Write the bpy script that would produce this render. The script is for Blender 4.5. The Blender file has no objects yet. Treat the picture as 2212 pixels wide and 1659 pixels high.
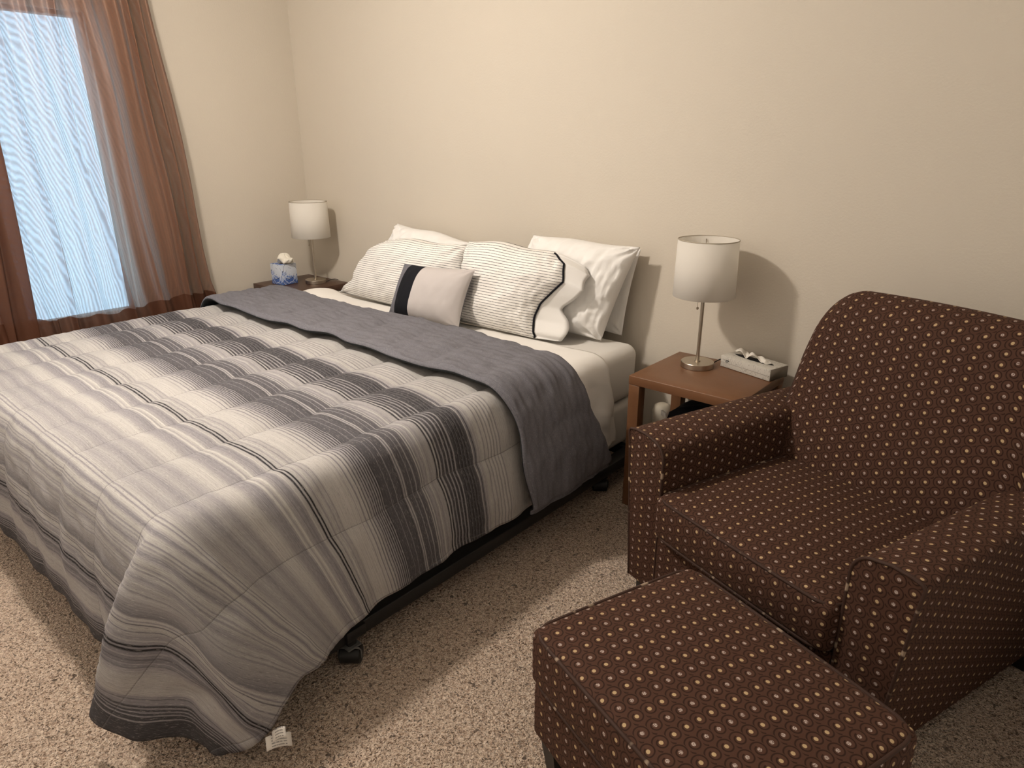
import bpy, bmesh, math
import numpy as np
from mathutils import Vector, Matrix
rng = np.random.default_rng(7)
scene = bpy.context.scene
COL = scene.collection

# ------------------------------------------------------------------ camera
cam_d = bpy.data.cameras.new('camera'); cam = bpy.data.objects.new('camera', cam_d); COL.objects.link(cam)
R_ = Vector((0.758286, 0.651917, -0.002568)); F_ = Vector((-0.614002, 0.712850, -0.338890)); D_ = Vector((0.219098, -0.258552, -0.940823))
cam.matrix_world = Matrix(((R_.x, -D_.x, -F_.x, 3.94167), (R_.y, -D_.y, -F_.y, -2.56294), (R_.z, -D_.z, -F_.z, 1.37884), (0, 0, 0, 1)))
cam_d.sensor_width = 36; cam_d.lens = 36*1469.88/2212; cam_d.clip_start = .02
scene.camera = cam

# ------------------------------------------------------------------ light and exposure
scene.view_settings.view_transform = 'Standard'; scene.view_settings.look = 'None'
scene.view_settings.gamma = 1; scene.view_settings.use_curve_mapping = False
scene.view_settings.exposure = 0.0
LAMP_POS = (1.68, -1.90, 2.44); LAMP_STRENGTH = 510.0; LAMP_COLOR = (1.0, .905, .815)
SKY_COLOR = (.60, .83, 1.0); SKY_STRENGTH = 3.7
world = bpy.data.worlds.new('world'); scene.world = world; world.use_nodes = True
_bg = world.node_tree.nodes['Background']
_bg.inputs['Color'].default_value = (*SKY_COLOR, 1); _bg.inputs['Strength'].default_value = SKY_STRENGTH

# ------------------------------------------------------------------ helpers: objects
def link(name, me, mats=(), parent=None, smooth=True):
    o = bpy.data.objects.new(name, me); COL.objects.link(o)
    for m in (mats if isinstance(mats, (list, tuple)) else [mats]):
        me.materials.append(m)
    if smooth:
        me.polygons.foreach_set('use_smooth', [True]*len(me.polygons))
    if parent is not None: o.parent = parent
    return o
def tag(o, label=None, cat=None, group=None, kind=None):
    if label: o['label'] = label
    if cat: o['category'] = cat
    if group: o['group'] = group
    if kind: o['kind'] = kind
    return o
def empty(name, loc, rz=0.0, label=None, cat=None, group=None):
    o = bpy.data.objects.new(name, None); COL.objects.link(o)
    o.location = loc; o.rotation_euler = (0, 0, rz); o.empty_display_size = .05
    return tag(o, label, cat, group)
def copy_tree(o, parent=None):
    c = o.copy(); COL.objects.link(c); c.parent = parent
    for ch in list(o.children): copy_tree(ch, c)
    return c

class MB:
    """collects verts / faces / uvs and makes ONE mesh"""
    def __init__(s): s.v = []; s.f = []; s.uv = []; s.mi = []
    def grid(s, P, UV=None, mi=0, wrap_i=False, wrap_j=False, flip=False):
        P = np.asarray(P, float); ni, nj = P.shape[:2]; b = len(s.v)
        s.v.extend(map(tuple, P.reshape(-1, 3)))
        if UV is None: UV = arc_uv(P, wrap_i, wrap_j)
        UV = np.asarray(UV, float)
        for i in range(ni if wrap_i else ni-1):
            i2 = (i+1) % ni
            for j in range(nj if wrap_j else nj-1):
                j2 = (j+1) % nj
                q = [(i, j), (i2, j), (i2, j2), (i, j2)]
                u = [UV[i, j], UV[i+1 if UV.shape[0] > ni else i2, j], None, None]
                iu = i+1 if (wrap_i and UV.shape[0] > ni) else i2
                ju = j+1 if (wrap_j and UV.shape[1] > nj) else j2
                u = [UV[i, j], UV[iu, j], UV[iu, ju], UV[i, ju]]
                if flip: q = q[::-1]; u = u[::-1]
                s.f.append([b+a*nj+c for a, c in q]); s.uv.append([tuple(x) for x in u]); s.mi.append(mi)
        return s
    def poly(s, pts, uv=None, mi=0):
        b = len(s.v); s.v.extend(map(tuple, pts)); s.f.append(list(range(b, b+len(pts))))
        s.uv.append([tuple(x) for x in (uv if uv is not None else [(p[0], p[1]) for p in pts])]); s.mi.append(mi); return s
    def box(s, c, h, r=.004, n=3, crown=0, mi=0, crown_side=0, R=None):
        """rounded box centred c, half sizes h, edge radius r; crown swells the top"""
        h = np.array(h, float); c = np.array(c, float)
        for ax in range(3):
            for sg in (-1, 1):
                a, b_ = [(1, 2), (2, 0), (0, 1)][ax]
                def axis(hh):
                    if r <= 0: return np.array([-hh, hh])
                    e = np.sin(np.linspace(0, np.pi/2, n+1))  # edge samples
                    k = max(2, int(2*(hh-r)/max(.05, r)))
                    inner = np.linspace(-(hh-r), hh-r, k+1)
                    lo = -(hh-r)-r*np.tan(np.linspace(np.pi/4, 0, n+1))[:-1]; hi = (hh-r)+r*np.tan(np.linspace(0, np.pi/4, n+1))[1:]
                    return np.r_[lo, inner, hi]
                A, B = np.meshgrid(axis(h[a]), axis(h[b_]), indexing='ij')
                P = np.zeros(A.shape+(3,)); P[..., a] = A; P[..., b_] = B; P[..., ax] = sg*h[ax]
                UV = np.stack([A, B], -1).copy()
                if ax == 0: UV = np.stack([A, B], -1)
                if ax == 1: UV = np.stack([B, A], -1)
                if r > 0:
                    q = np.clip(P, -(h-r), h-r); d = P-q; l = np.linalg.norm(d, axis=-1, keepdims=True)
                    P = q+d/np.maximum(l, 1e-9)*r
                if crown: P[..., 2] += crown*np.where(P[..., 2] > 0, 1, 0)*np.clip(1-(P[..., 0]/h[0])**2, 0, 1)**.7*np.clip(1-(P[..., 1]/h[1])**2, 0, 1)**.7
                if crown_side:
                    w = np.clip(1-(P[..., 2]/h[2])**2, 0, 1)
                    P[..., 0] *= 1+crown_side*w*np.clip(1-(P[..., 1]/h[1])**4, 0, 1)/h[0]
                    P[..., 1] *= 1+crown_side*w*np.clip(1-(P[..., 0]/h[0])**4, 0, 1)/h[1]
                if R is not None: P = P @ np.array(R).T
                s.grid(P+c, UV, mi, flip=(sg < 0))
        return s
    def tube(s, pts, rad, n=8, closed=False, mi=0, caps=True):
        pts = np.array(pts, float); m = len(pts)
        if closed: t = np.roll(pts, -1, 0)-np.roll(pts, 1, 0)
        else:
            t = np.gradient(pts, axis=0)
        t /= np.maximum(np.linalg.norm(t, axis=1, keepdims=True), 1e-9)
        up = np.array([0, 0, 1.]) if abs(t[0] @ np.array([0, 0, 1.])) < .9 else np.array([1., 0, 0])
        nrm = np.cross(t[0], up); nrm /= np.linalg.norm(nrm); N = [nrm]
        for k in range(1, m):
            nn = N[-1]-t[k]*(N[-1] @ t[k]); N.append(nn/max(np.linalg.norm(nn), 1e-9))
        N = np.array(N); B = np.cross(t, N)
        rad = np.broadcast_to(np.asarray(rad, float), (m,))
        th = np.linspace(0, 2*np.pi, n, endpoint=False)
        P = pts[:, None]+rad[:, None, None]*(np.cos(th)[None, :, None]*N[:, None]+np.sin(th)[None, :, None]*B[:, None])
        s.grid(P, None, mi, wrap_i=closed, wrap_j=True)
        if caps and not closed:
            s.poly(P[0][::-1], None, mi); s.poly(P[-1], None, mi)
        return s
    def lathe(s, prof, n=48, c=(0, 0, 0), mi=0):
        prof = np.array(prof, float); th = np.linspace(0, 2*np.pi, n, endpoint=False)
        P = np.stack([prof[:, 0, None]*np.cos(th), prof[:, 0, None]*np.sin(th), np.repeat(prof[:, 1, None], n, 1)], -1)+np.array(c)
        return s.grid(P, None, mi, wrap_j=True, flip=True)
    def build(s, name, mats, parent=None, smooth=True, weld=True, auto=None):
        me = bpy.data.meshes.new(name); me.from_pydata(s.v, [], s.f)
        uvl = me.uv_layers.new(name='UVMap')
        uvl.data.foreach_set('uv', [c for f in s.uv for p in f for c in p])
        me.polygons.foreach_set('material_index', s.mi)
        o = link(name, me, mats, parent, smooth)
        if weld or auto:
            bm = bmesh.new(); bm.from_mesh(me)
            if weld: bmesh.ops.remove_doubles(bm, verts=bm.verts, dist=1e-5)
            bmesh.ops.recalc_face_normals(bm, faces=bm.faces)
            if auto:
                for e in bm.edges:
                    if len(e.link_faces) == 2 and e.calc_face_angle(0) > math.radians(auto): e.smooth = False
            bm.to_mesh(me); bm.free()
        return o
def arc_uv(P, wrap_i=False, wrap_j=False):
    Q = P
    if wrap_i: Q = np.concatenate([Q, Q[:1]], 0)
    if wrap_j: Q = np.concatenate([Q, Q[:, :1]], 1)
    du = np.linalg.norm(np.diff(Q, axis=0), axis=-1).mean(1); dv = np.linalg.norm(np.diff(Q, axis=1), axis=-1).mean(0)
    u = np.r_[0, np.cumsum(du)]; v = np.r_[0, np.cumsum(dv)]
    return np.stack(np.meshgrid(u, v, indexing='ij'), -1)
def rot2(x, y, a): return x*math.cos(a)-y*math.sin(a), x*math.sin(a)+y*math.cos(a)
def snoise(x, y, seed=0, oct=4, f=1.0):
    """smooth pseudo noise from sums of sines"""
    r = np.random.default_rng(seed); out = np.zeros(np.broadcast(x, y).shape)
    for k in range(oct*3):
        a = r.uniform(0, 2*np.pi); ff = f*(1.6**(k/3.0))*r.uniform(.8, 1.2)
        out += np.sin(ff*(np.cos(a)*x+np.sin(a)*y)*2*np.pi+r.uniform(0, 6.28))/(1.6**(k/3.0))
    return out/3.0

# ------------------------------------------------------------------ helpers: materials
def lin(h):
    c = [int(h[i:i+2], 16)/255 for i in (0, 2, 4)]
    return tuple(x/12.92 if x <= .04045 else ((x+.055)/1.055)**2.4 for x in c)
class NT:
    def __init__(s, name, rough=.8, spec=.3):
        s.m = bpy.data.materials.new(name); s.m.use_nodes = True; s.t = s.m.node_tree
        s.b = s.t.nodes['Principled BSDF']; s.out = s.t.nodes['Material Output']
        s.b.inputs['Roughness'].default_value = rough; s.b.inputs['Specular IOR Level'].default_value = spec
    def n(s, t, **k):
        x = s.t.nodes.new(t)
        for a, b in k.items(): setattr(x, a, b)
        return x
    def set(s, sock, v):
        if isinstance(v, bpy.types.NodeSocket): s.t.links.new(v, sock)
        elif isinstance(v, (tuple, list)) and len(v) == 3 and len(sock.default_value) == 4: sock.default_value = (*v, 1)
        else: sock.default_value = v
    def m_(s, op, a, b=0.0, c=None, clamp=False):
        x = s.n('ShaderNodeMath', operation=op, use_clamp=clamp); s.set(x.inputs[0], a); s.set(x.inputs[1], b)
        if c is not None: s.set(x.inputs[2], c)
        return x.outputs[0]
    def uv(s): return s.n('ShaderNodeUVMap').outputs[0]
    def obj(s): return s.n('ShaderNodeTexCoord').outputs['Object']
    def sep(s, v):
        x = s.n('ShaderNodeSeparateXYZ'); s.set(x.inputs[0], v); return x.outputs
    def comb(s, a, b, c=0.0):
        x = s.n('ShaderNodeCombineXYZ'); s.set(x.inputs[0], a); s.set(x.inputs[1], b); s.set(x.inputs[2], c); return x.outputs[0]
    def scale(s, v, k):
        x = s.n('ShaderNodeMapping'); s.set(x.inputs[0], v); x.inputs['Scale'].default_value = k; return x.outputs[0]
    def noise(s, v, sc, det=3.0, rough=.55, dist=0.0):
        x = s.n('ShaderNodeTexNoise'); s.set(x.inputs['Vector'], v); x.inputs['Scale'].default_value = sc
        x.inputs['Detail'].default_value = det; x.inputs['Roughness'].default_value = rough; x.inputs['Distortion'].default_value = dist
        return x.outputs['Fac']
    def ramp(s, f, stops, interp='LINEAR'):
        x = s.n('ShaderNodeValToRGB'); s.set(x.inputs[0], f); cr = x.color_ramp; cr.interpolation = interp
        while len(cr.elements) < len(stops): cr.elements.new(1.0)
        for e, (p, c) in zip(cr.elements, stops):
            e.position = p; e.color = (*(c if isinstance(c, (tuple, list)) else (c, c, c)), 1)
        return x.outputs[0]
    def mix(s, f, a, b, blend='MIX'):
        x = s.n('ShaderNodeMix', data_type='RGBA', blend_type=blend); s.set(x.inputs[0], f); s.set(x.inputs[6], a); s.set(x.inputs[7], b); return x.outputs[2]
    def bump(s, h, strength=.3, dist=.01, normal=None):
        x = s.n('ShaderNodeBump'); s.set(x.inputs['Height'], h); x.inputs['Strength'].default_value = strength; x.inputs['Distance'].default_value = dist
        if normal is not None: s.set(x.inputs['Normal'], normal)
        s.t.links.new(x.outputs[0], s.b.inputs['Normal']); return x.outputs[0]
    def color(s, c): s.set(s.b.inputs['Base Color'], c)

def plain(name, c, rough=.6, spec=.3, metal=0.0):
    t = NT(name, rough, spec); t.color(c); t.b.inputs['Metallic'].default_value = metal; return t.m
# ------------------------------------------------------------------ materials
def wall_mat(name, c):
    t = NT(name, .75, .25); o = t.obj()
    t.color(t.mix(t.noise(o, 1.3, 2), tuple(x*.97 for x in c), tuple(min(1, x*1.03) for x in c)))
    t.bump(t.noise(o, 120, 3, .6), .35, .002); return t.m
M_WALL = wall_mat('beige_wall_paint', (.615, .555, .465))
M_CEIL = wall_mat('white_ceiling_paint', (.86, .84, .80))
M_TRIM = plain('white_trim_paint', (.7, .67, .6), .4)
def carpet_mat():
    t = NT('speckled_beige_carpet', .95, .1); o = t.obj()
    n1 = t.noise(o, 100, 3, .65, .8); n2 = t.noise(o, 170, 2, .6, 1.2); n3 = t.noise(o, 260, 2, .6); big = t.noise(o, 5, 3)
    v = t.n('ShaderNodeTexVoronoi'); t.set(v.inputs['Vector'], o); v.inputs['Scale'].default_value = 150
    base = t.ramp(n1, [(.36, (.33, .22, .15)), (.46, (.58, .44, .325)), (.54, (.69, .545, .42)), (.64, (.80, .655, .52))])
    base = t.mix(t.ramp(n2, [(.40, 1.0), (.45, 0.0)]), base, (.07, .034, .014))
    base = t.mix(t.ramp(n3, [(.36, .8), (.44, 0.0)]), base, (.20, .12, .07))
    base = t.mix(t.ramp(t.noise(o, 55, 2, .5, .6), [(.31, .9), (.35, 0.0)]), base, (.06, .035, .02))
    base = t.mix(t.ramp(big, [(.35, 0.0), (.7, .2)]), base, (.56, .44, .34))
    t.color(base)
    h = t.m_('ADD', t.m_('MULTIPLY', n1, .7), t.m_('SUBTRACT', n2, v.outputs['Distance']))
    t.bump(h, .9, .008); t.b.inputs['Sheen Weight'].default_value = .2
    return t.m
M_CARPET = carpet_mat()

def chair_mat():
    t = NT('brown_dot_and_scroll_upholstery', .8, .14); uv = t.uv(); s = t.sep(uv)
    u, v = s[0], s[1]; A, B = .032, .029
    fa = t.m_('FLOOR', t.m_('DIVIDE', u, A)); par = t.m_('MODULO', t.m_('ABSOLUTE', fa), 2.0)
    x = t.m_('MULTIPLY', t.m_('SUBTRACT', t.m_('SUBTRACT', t.m_('DIVIDE', u, A), fa), .5), A)
    b = t.m_('ADD', t.m_('DIVIDE', v, B), t.m_('MULTIPLY', par, .5)); fb = t.m_('FLOOR', b)
    y = t.m_('MULTIPLY', t.m_('SUBTRACT', t.m_('SUBTRACT', b, fb), .5), B)
    r = t.m_('SQRT', t.m_('ADD', t.m_('MULTIPLY', x, x), t.m_('MULTIPLY', y, y)))
    th = t.m_('ADD', t.m_('DIVIDE', t.m_('ARCTAN2', y, x), 2*math.pi), .5)
    rs = t.m_('ADD', t.m_('MULTIPLY', th, .0082), .0062)
    d1 = t.m_('ABSOLUTE', t.m_('SUBTRACT', r, rs))
    d2 = t.m_('ADD', t.m_('ABSOLUTE', t.m_('SUBTRACT', r, t.m_('ADD', rs, .0082))), t.m_('MULTIPLY', t.m_('GREATER_THAN', th, .42), .1))
    d = t.m_('MINIMUM', d1, d2)
    line = t.m_('SUBTRACT', 1.0, t.m_('DIVIDE', d, .0020), clamp=True)
    line = t.m_('MULTIPLY', line, 1.6, clamp=True)
    dot = t.m_('MULTIPLY', t.m_('SUBTRACT', .0043, r), 1400.0, clamp=True)
    inside = t.m_('MULTIPLY', t.m_('SUBTRACT', rs, r), 900.0, clamp=True)
    wv = t.noise(t.scale(uv, (1, .35, 1)), 900, 2, .6)
    base = t.mix(t.noise(uv, 14, 2), (.064, .029, .0175), (.078, .036, .022))
    base = t.mix(t.m_('MULTIPLY', inside, .22), base, (.095, .045, .028))
    base = t.mix(line, base, (.025, .011, .0065))
    hatch = t.m_('GREATER_THAN', t.noise(t.scale(uv, (1, .4, 1)), 700, 1), .47)
    silver = t.mix(hatch, (.14, .09, .07), (.46, .38, .33))
    dots = t.mix(par, (.48, .35, .19), silver)
    c = t.mix(dot, base, dots)
    c = t.mix(t.m_('MULTIPLY', wv, .25), c, (.02, .01, .008))
    t.color(c); t.bump(t.m_('ADD', wv, t.m_('ADD', t.m_('MULTIPLY', dot, .6), t.m_('MULTIPLY', line, -.4))), .25, .0015)
    t.b.inputs['Sheen Weight'].default_value = .04; t.b.inputs['Sheen Tint'].default_value = (.6, .35, .25, 1)
    return t.m
M_CHAIR = chair_mat()
def piping_mat():
    t = NT('brown_welt_cord', .7, .25); uv = t.uv(); s = t.sep(uv)
    f = t.noise(t.comb(t.m_('MULTIPLY', s[0], 26.0), t.m_('MULTIPLY', s[1], 6.0)), 1.0, 1)
    t.color(t.mix(t.ramp(f, [(.62, 0.0), (.68, .8)]), (.042, .020, .013), (.36, .27, .19))); return t.m
M_PIPING = piping_mat()
M_BLACKWOOD = plain('black_wood', (.012, .011, .010), .4)

def wood_mat(name, c1, c2):
    t = NT(name, .38, .35); o = t.obj()
    f = t.noise(t.scale(o, (3, 30, 30)), 4, 4, .6, .4); g = t.noise(o, 6, 2)
    t.color(t.mix(g, t.mix(f, c1, c2), tuple(x*1.15 for x in c2))); t.bump(f, .06, .002); return t.m
M_WOOD = wood_mat('reddish_brown_wood', (.105, .047, .021), (.165, .077, .036))
M_WOOD2 = wood_mat('dark_espresso_wood', (.050, .025, .016), (.075, .038, .024))
def steel_mat():
    t = NT('brushed_nickel', .32); t.b.inputs['Metallic'].default_value = 1.0
    t.color((.52, .46, .38)); f = t.noise(t.scale(t.obj(), (1, 1, 60)), 30, 2); t.bump(f, .05, .001); return t.m
M_STEEL = steel_mat()
def shade_mat():
    t = NT('white_linen_shade', .85, .1); o = t.uv()
    t.color(t.mix(t.noise(t.scale(o, (1, 4, 1)), 260, 2), (.84, .81, .75), (.90, .87, .82)))
    t.bump(t.noise(o, 500, 2), .12, .001)
    tl = t.n('ShaderNodeBsdfTranslucent'); tl.inputs[0].default_value = (.92, .88, .80, 1); mx = t.n('ShaderNodeMixShader'); mx.inputs[0].default_value = .38
    t.t.links.new(t.b.outputs[0], mx.inputs[1]); t.t.links.new(tl.outputs[0], mx.inputs[2]); t.t.links.new(mx.outputs[0], t.out.inputs[0]); return t.m
M_SHADE = shade_mat()
M_SHADETRIM = plain('shade_trim', (.40, .35, .27), .7)
def fabric(name, c, var=.06, sc=350, bump=.2, rough=.85, big=None):
    t = NT(name, rough, .15); o = t.uv(); n = t.noise(o, sc, 3, .6)
    col = t.mix(n, tuple(x*(1-var) for x in c), tuple(min(1, x*(1+var)) for x in c))
    t.color(col); t.bump(n, bump, .001); return t.m
M_WHITE = fabric('white_cotton', (.80, .77, .72), .02)
M_WHITE2 = fabric('white_pillowcase_cotton', (.82, .80, .765), .02)
M_FITTED = fabric('white_fitted_sheet_cotton', (.70, .67, .62), .03)
M_BLACK = fabric('black_cotton', (.010, .010, .013), .2)
M_CHARCOAL = fabric('charcoal_lining', (.022, .024, .025), .15)
M_TAUPE = fabric('light_taupe_cotton', (.50, .46, .44), .03)
M_TAG = None
def chambray(name, c1, c2):
    t = NT(name, .85, .15); uv = t.uv()
    a = t.noise(t.scale(uv, (1, 9, 1)), 90, 4, .75); b = t.noise(t.scale(uv, (9, 1, 1)), 90, 4, .75)
    f = t.m_('ADD', t.m_('MULTIPLY', a, .5), t.m_('MULTIPLY', b, .5))
    fleck = t.ramp(t.noise(t.scale(uv, (1.5, 5, 1)), 60, 5, .8), [(.56, 0.0), (.70, .6)])
    col = t.mix(t.ramp(f, [(.38, 0.0), (.62, 1.0)]), c1, c2)
    col = t.mix(fleck, col, tuple(min(1, x*2.0) for x in c2))
    t.color(col); t.bump(f, .3, .0015); return t.m
M_GREY = chambray('grey_chambray', (.105, .102, .115), (.185, .180, .195))
def stripe_case_mat():
    t = NT('white_ticking_stripe_cotton', .85, .15); uv = t.uv(); s = t.sep(uv)
    v = t.m_('ADD', t.m_('DIVIDE', s[1], .0118), t.m_('MULTIPLY', t.noise(uv, 5, 2), .25))
    f = t.m_('FRACT', v); ln = t.m_('LESS_THAN', t.m_('ABSOLUTE', t.m_('SUBTRACT', f, .5)), .085)
    dash = t.m_('GREATER_THAN', t.noise(t.comb(t.m_('MULTIPLY', s[0], 160.0), t.m_('MULTIPLY', s[1], 40.0)), 1.0, 1), .40)
    ln = t.m_('MULTIPLY', ln, t.m_('ADD', t.m_('MULTIPLY', dash, .4), .6))
    t.color(t.mix(ln, (.83, .80, .75), (.045, .042, .045))); t.bump(t.noise(uv, 300, 2), .12, .001); return t.m
M_TICK = stripe_case_mat()

# striped comforter: stops along the length v (m), brightness, kind of tint
CREAM = (1.0, .955, .905); PURP = (.98, .93, 1.0)
def stripe_profile():
    base = [(0, .70), (.53, .70), (.555, .38), (.565, .30), (.575, .12), (.635, .10), (.645, .14), (.71, .17), (.726, .56), (.770, .52), (.782, .30), (.80, .17),
            (.845, .155), (.855, .26), (.865, .15), (.93, .145), (.945, .22), (.97, .46), (.99, .66), (1.02, .72), (1.075, .74), (1.085, .60), (1.12, .62), (1.15, .62),
            (1.165, .40), (1.185, .50), (1.20, .68), (1.225, .44), (1.245, .46), (1.265, .72), (1.29, .71), (1.315, .47), (1.34, .58), (1.36, .42), (1.385, .58), (1.405, .50), (1.42, .62),
            (1.44, .70), (1.50, .66), (1.54, .60), (1.58, .56), (1.61, .40), (1.628, .30), (1.634, .62), (1.665, .60), (1.675, .42), (1.698, .40), (1.715, .33), (1.745, .30), (1.76, .50),
            (1.775, .60), (1.825, .60), (1.830, .40), (1.848, .38), (1.852, .22), (1.872, .16), (1.882, .10), (1.99, .10), (2.1, .10)]
    L = []
    def ln(c, w, b, rep=1, step=0): 
        for k in range(rep): L.append((c+k*step, w, b))
    ln(.44, .0035, .42, 5, .0145); ln(.4475, .003, .80, 4, .0145); ln(.515, .004, .45); ln(.548, .003, .65); ln(.558, .003, .10); ln(.567, .003, .66)
    ln(.590, .003, .05, 4, .012); ln(.584, .002, .22, 4, .013)
    ln(.641, .004, .50); ln(.648, .004, .06); ln(.655, .003, .50); ln(.662, .004, .08); ln(.669, .0035, .52); ln(.6765, .004, .07); ln(.684, .003, .48); ln(.691, .004, .10); ln(.699, .004, .56); ln(.7065, .003, .05); ln(.7125, .004, .70); ln(.719, .004, .04)
    ln(.745, .006, .45); ln(.757, .003, .72); ln(.765, .003, .40); ln(.782, .003, .68); ln(.790, .003, .64); ln(.810, .003, .50); ln(.826, .002, .42); ln(.848, .0035, .62); ln(.856, .003, .55); ln(.8635, .003, .10)
    ln(.885, .002, .40); ln(.905, .0015, .36); ln(.93, .002, .08, 7, .0075); ln(.9335, .002, .50, 7, .0075); ln(.985, .003, .22); ln(.995, .003, .26); ln(1.008, .003, .34); ln(1.022, .0025, .50)
    ln(1.045, .002, .80); ln(1.083, .003, .48); ln(1.096, .003, .45); ln(1.107, .0025, .76); ln(1.115, .003, .44)
    ln(1.131, .0042, .025); ln(1.1415, .0048, .022); ln(1.136, .003, .60); ln(1.155, .003, .72); ln(1.168, .003, .36); ln(1.178, .003, .40); ln(1.195, .004, .82); ln(1.205, .003, .50); ln(1.212, .004, .80); ln(1.222, .003, .36); ln(1.231, .003, .40)
    ln(1.432, .003, .36); ln(1.442, .003, .40); ln(1.462, .010, .38); ln(1.484, .003, .38); ln(1.492, .003, .44); ln(1.505, .011, .40); ln(1.527, .003, .44); ln(1.535, .003, .42); ln(1.550, .010, .44); ln(1.568, .004, .48); ln(1.578, .003, .40)
    ln(1.640, .0025, .36); ln(1.6475, .002, .20); ln(1.655, .0025, .68); ln(1.664, .0025, .30); ln(1.684, .003, .58); ln(1.697, .0045, .028); ln(1.7075, .0052, .024); ln(1.702, .003, .40); ln(1.722, .003, .50); ln(1.733, .003, .20); ln(1.745, .003, .44); ln(1.753, .003, .26)
    ln(1.836, .002, .22); ln(1.853, .0028, .09, 4, .0085); ln(1.8575, .0022, .42, 3, .0085); ln(1.8865, .0022, .50)
    vs = np.arange(0, 2.1, .001); y = np.interp(vs, [a for a, b in base], [b for a, b in base])
    for c, w, b in L:
        m = np.clip(1.3-np.abs(vs-c)/(w/2)*.65, 0, 1); y = y*(1-m)+b*m
    # simplify to few stops
    keep = [0]
    def rec(a, b):
        if b-a < 2: return
        t = np.linspace(y[a], y[b], b-a+1); e = np.abs(y[a:b+1]-t); k = e.argmax()
        if e[k] > .025: rec(a, a+k); keep.append(a+k); rec(a+k, b)
    rec(0, len(vs)-1); keep.append(len(vs)-1)
    keep = sorted(set(keep))
    return [(vs[k], y[k]) for k in keep]
def tint(b):
    k = min(1, max(0, (b-.35)/.3)); cr = [CREAM[i]*k+PURP[i]*(1-k) for i in range(3)]
    return tuple(b*.57*x for x in cr)
def comforter_mat():
    t = NT('grey_and_cream_striped_cotton', .85, .15); uv = t.uv(); s = t.sep(uv)
    wob = t.m_('MULTIPLY', t.m_('SUBTRACT', t.noise(t.scale(uv, (1, .6, 1)), 3.0, 2), .5), .010)
    v = t.m_('ADD', s[1], wob)
    st = stripe_profile(); col = None; i = 0
    while i < len(st)-1:
        seg = st[i:i+31]; v0, v1 = seg[0][0], seg[-1][0]
        f = t.m_('DIVIDE', t.m_('SUBTRACT', v, v0), v1-v0, clamp=True)
        c = t.ramp(f, [((a-v0)/(v1-v0), tint(b)) for a, b in seg])
        col = c if col is None else t.mix(t.m_('GREATER_THAN', v, v0), col, c)
        i += len(seg)-1
    # slubby threads run with the stripes
    sl = t.noise(t.scale(uv, (1.4, 120, 1)), 3.0, 4, .7); wv = t.noise(t.scale(uv, (350, 900, 1)), 1.0, 2, .7); sp = t.noise(t.scale(uv, (60, 500, 1)), 1.0, 3, .7)
    k = t.m_('ADD', t.m_('MULTIPLY', sl, .95), t.m_('ADD', t.m_('MULTIPLY', wv, .5), .28))
    col = t.mix(1.0, col, t.comb(k, k, k), 'MULTIPLY')
    col = t.mix(t.ramp(sp, [(.57, 0.0), (.70, .5)]), col, (.56, .53, .49))
    col = t.mix(t.ramp(sp, [(.30, .5), (.43, 0.0)]), col, (.07, .065, .07))
    # stitched channel seams
    k = t.m_('DIVIDE', t.m_('ADD', t.m_('SUBTRACT', s[0], .89), t.m_('MULTIPLY', t.m_('SINE', t.m_('MULTIPLY', s[1], 11.0)), .0072)), .245)
    dd = t.m_('MULTIPLY', t.m_('ABSOLUTE', t.m_('SUBTRACT', k, t.m_('ROUND', k))), .245)
    seam = t.m_('SUBTRACT', 1.0, t.m_('DIVIDE', dd, .0028), clamp=True)
    thr = t.m_('MULTIPLY', t.m_('LESS_THAN', dd, .0009), t.m_('GREATER_THAN', t.m_('FRACT', t.m_('MULTIPLY', s[1], 220.0)), .3))
    col = t.mix(t.m_('MULTIPLY', thr, .75), col, (.16, .15, .15))
    t.color(col); t.bump(t.m_('SUBTRACT', t.m_('MULTIPLY', t.m_('ADD', wv, sl), .12), seam), .5, .003); return t.m
M_COMF = comforter_mat()
# ------------------------------------------------------------------ the room
XR, YF, ZC = 4.2, -2.98, 2.44
def slab(name, lo, hi, m):
    b = MB(); lo = np.array(lo); hi = np.array(hi); b.box((lo+hi)/2, (hi-lo)/2, 0)
    return tag(b.build(name, m, smooth=False), kind='structure')
slab('floor', (-.12, YF-.12, -.1), (XR+.12, .12, 0), M_CARPET)
slab('ceiling', (-.12, YF-.12, ZC), (XR+.12, .12, ZC+.1), M_CEIL)
slab('wall_back', (-.12, 0, 0), (XR+.12, .12, ZC), M_WALL)
slab('wall_right', (XR, YF, 0), (XR+.12, 0, ZC), M_CEIL)  # unseen wall, set close and white to bounce light onto the bed's side
slab('wall_front', (-.12, YF-.12, 0), (XR+.12, YF, ZC), M_CEIL)  # out of view, moved in and whitened to throw light back on the foot
WY0, WY1, WZ0, WZ1 = -2.34, -1.12, .49, 1.955
wl = MB()
for lo, hi in (((-.12, YF, 0), (0, WY0, ZC)), ((-.12, WY1, 0), (0, 0, ZC)), ((-.12, WY0, 0), (0, WY1, WZ0)), ((-.12, WY0, WZ1), (0, WY1, ZC))):
    lo = np.array(lo); hi = np.array(hi); wl.box((lo+hi)/2, (hi-lo)/2, 0)
tag(wl.build('wall_left', M_WALL, smooth=False, weld=False), kind='structure')
for nm, lo, hi in (('baseboard_back', (0, -.014, 0), (XR, 0, .085)), ('baseboard_left', (0, YF, 0), (.014, -.014, .085)),
                   ('baseboard_right', (XR-.014, YF, 0), (XR, -.014, .085)), ('baseboard_front', (.014, YF, 0), (XR-.014, YF+.014, .085))):
    slab(nm, lo, hi, M_TRIM)
M_FRAME = plain('bronze_window_frame', (.16, .115, .085), .5)
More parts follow.
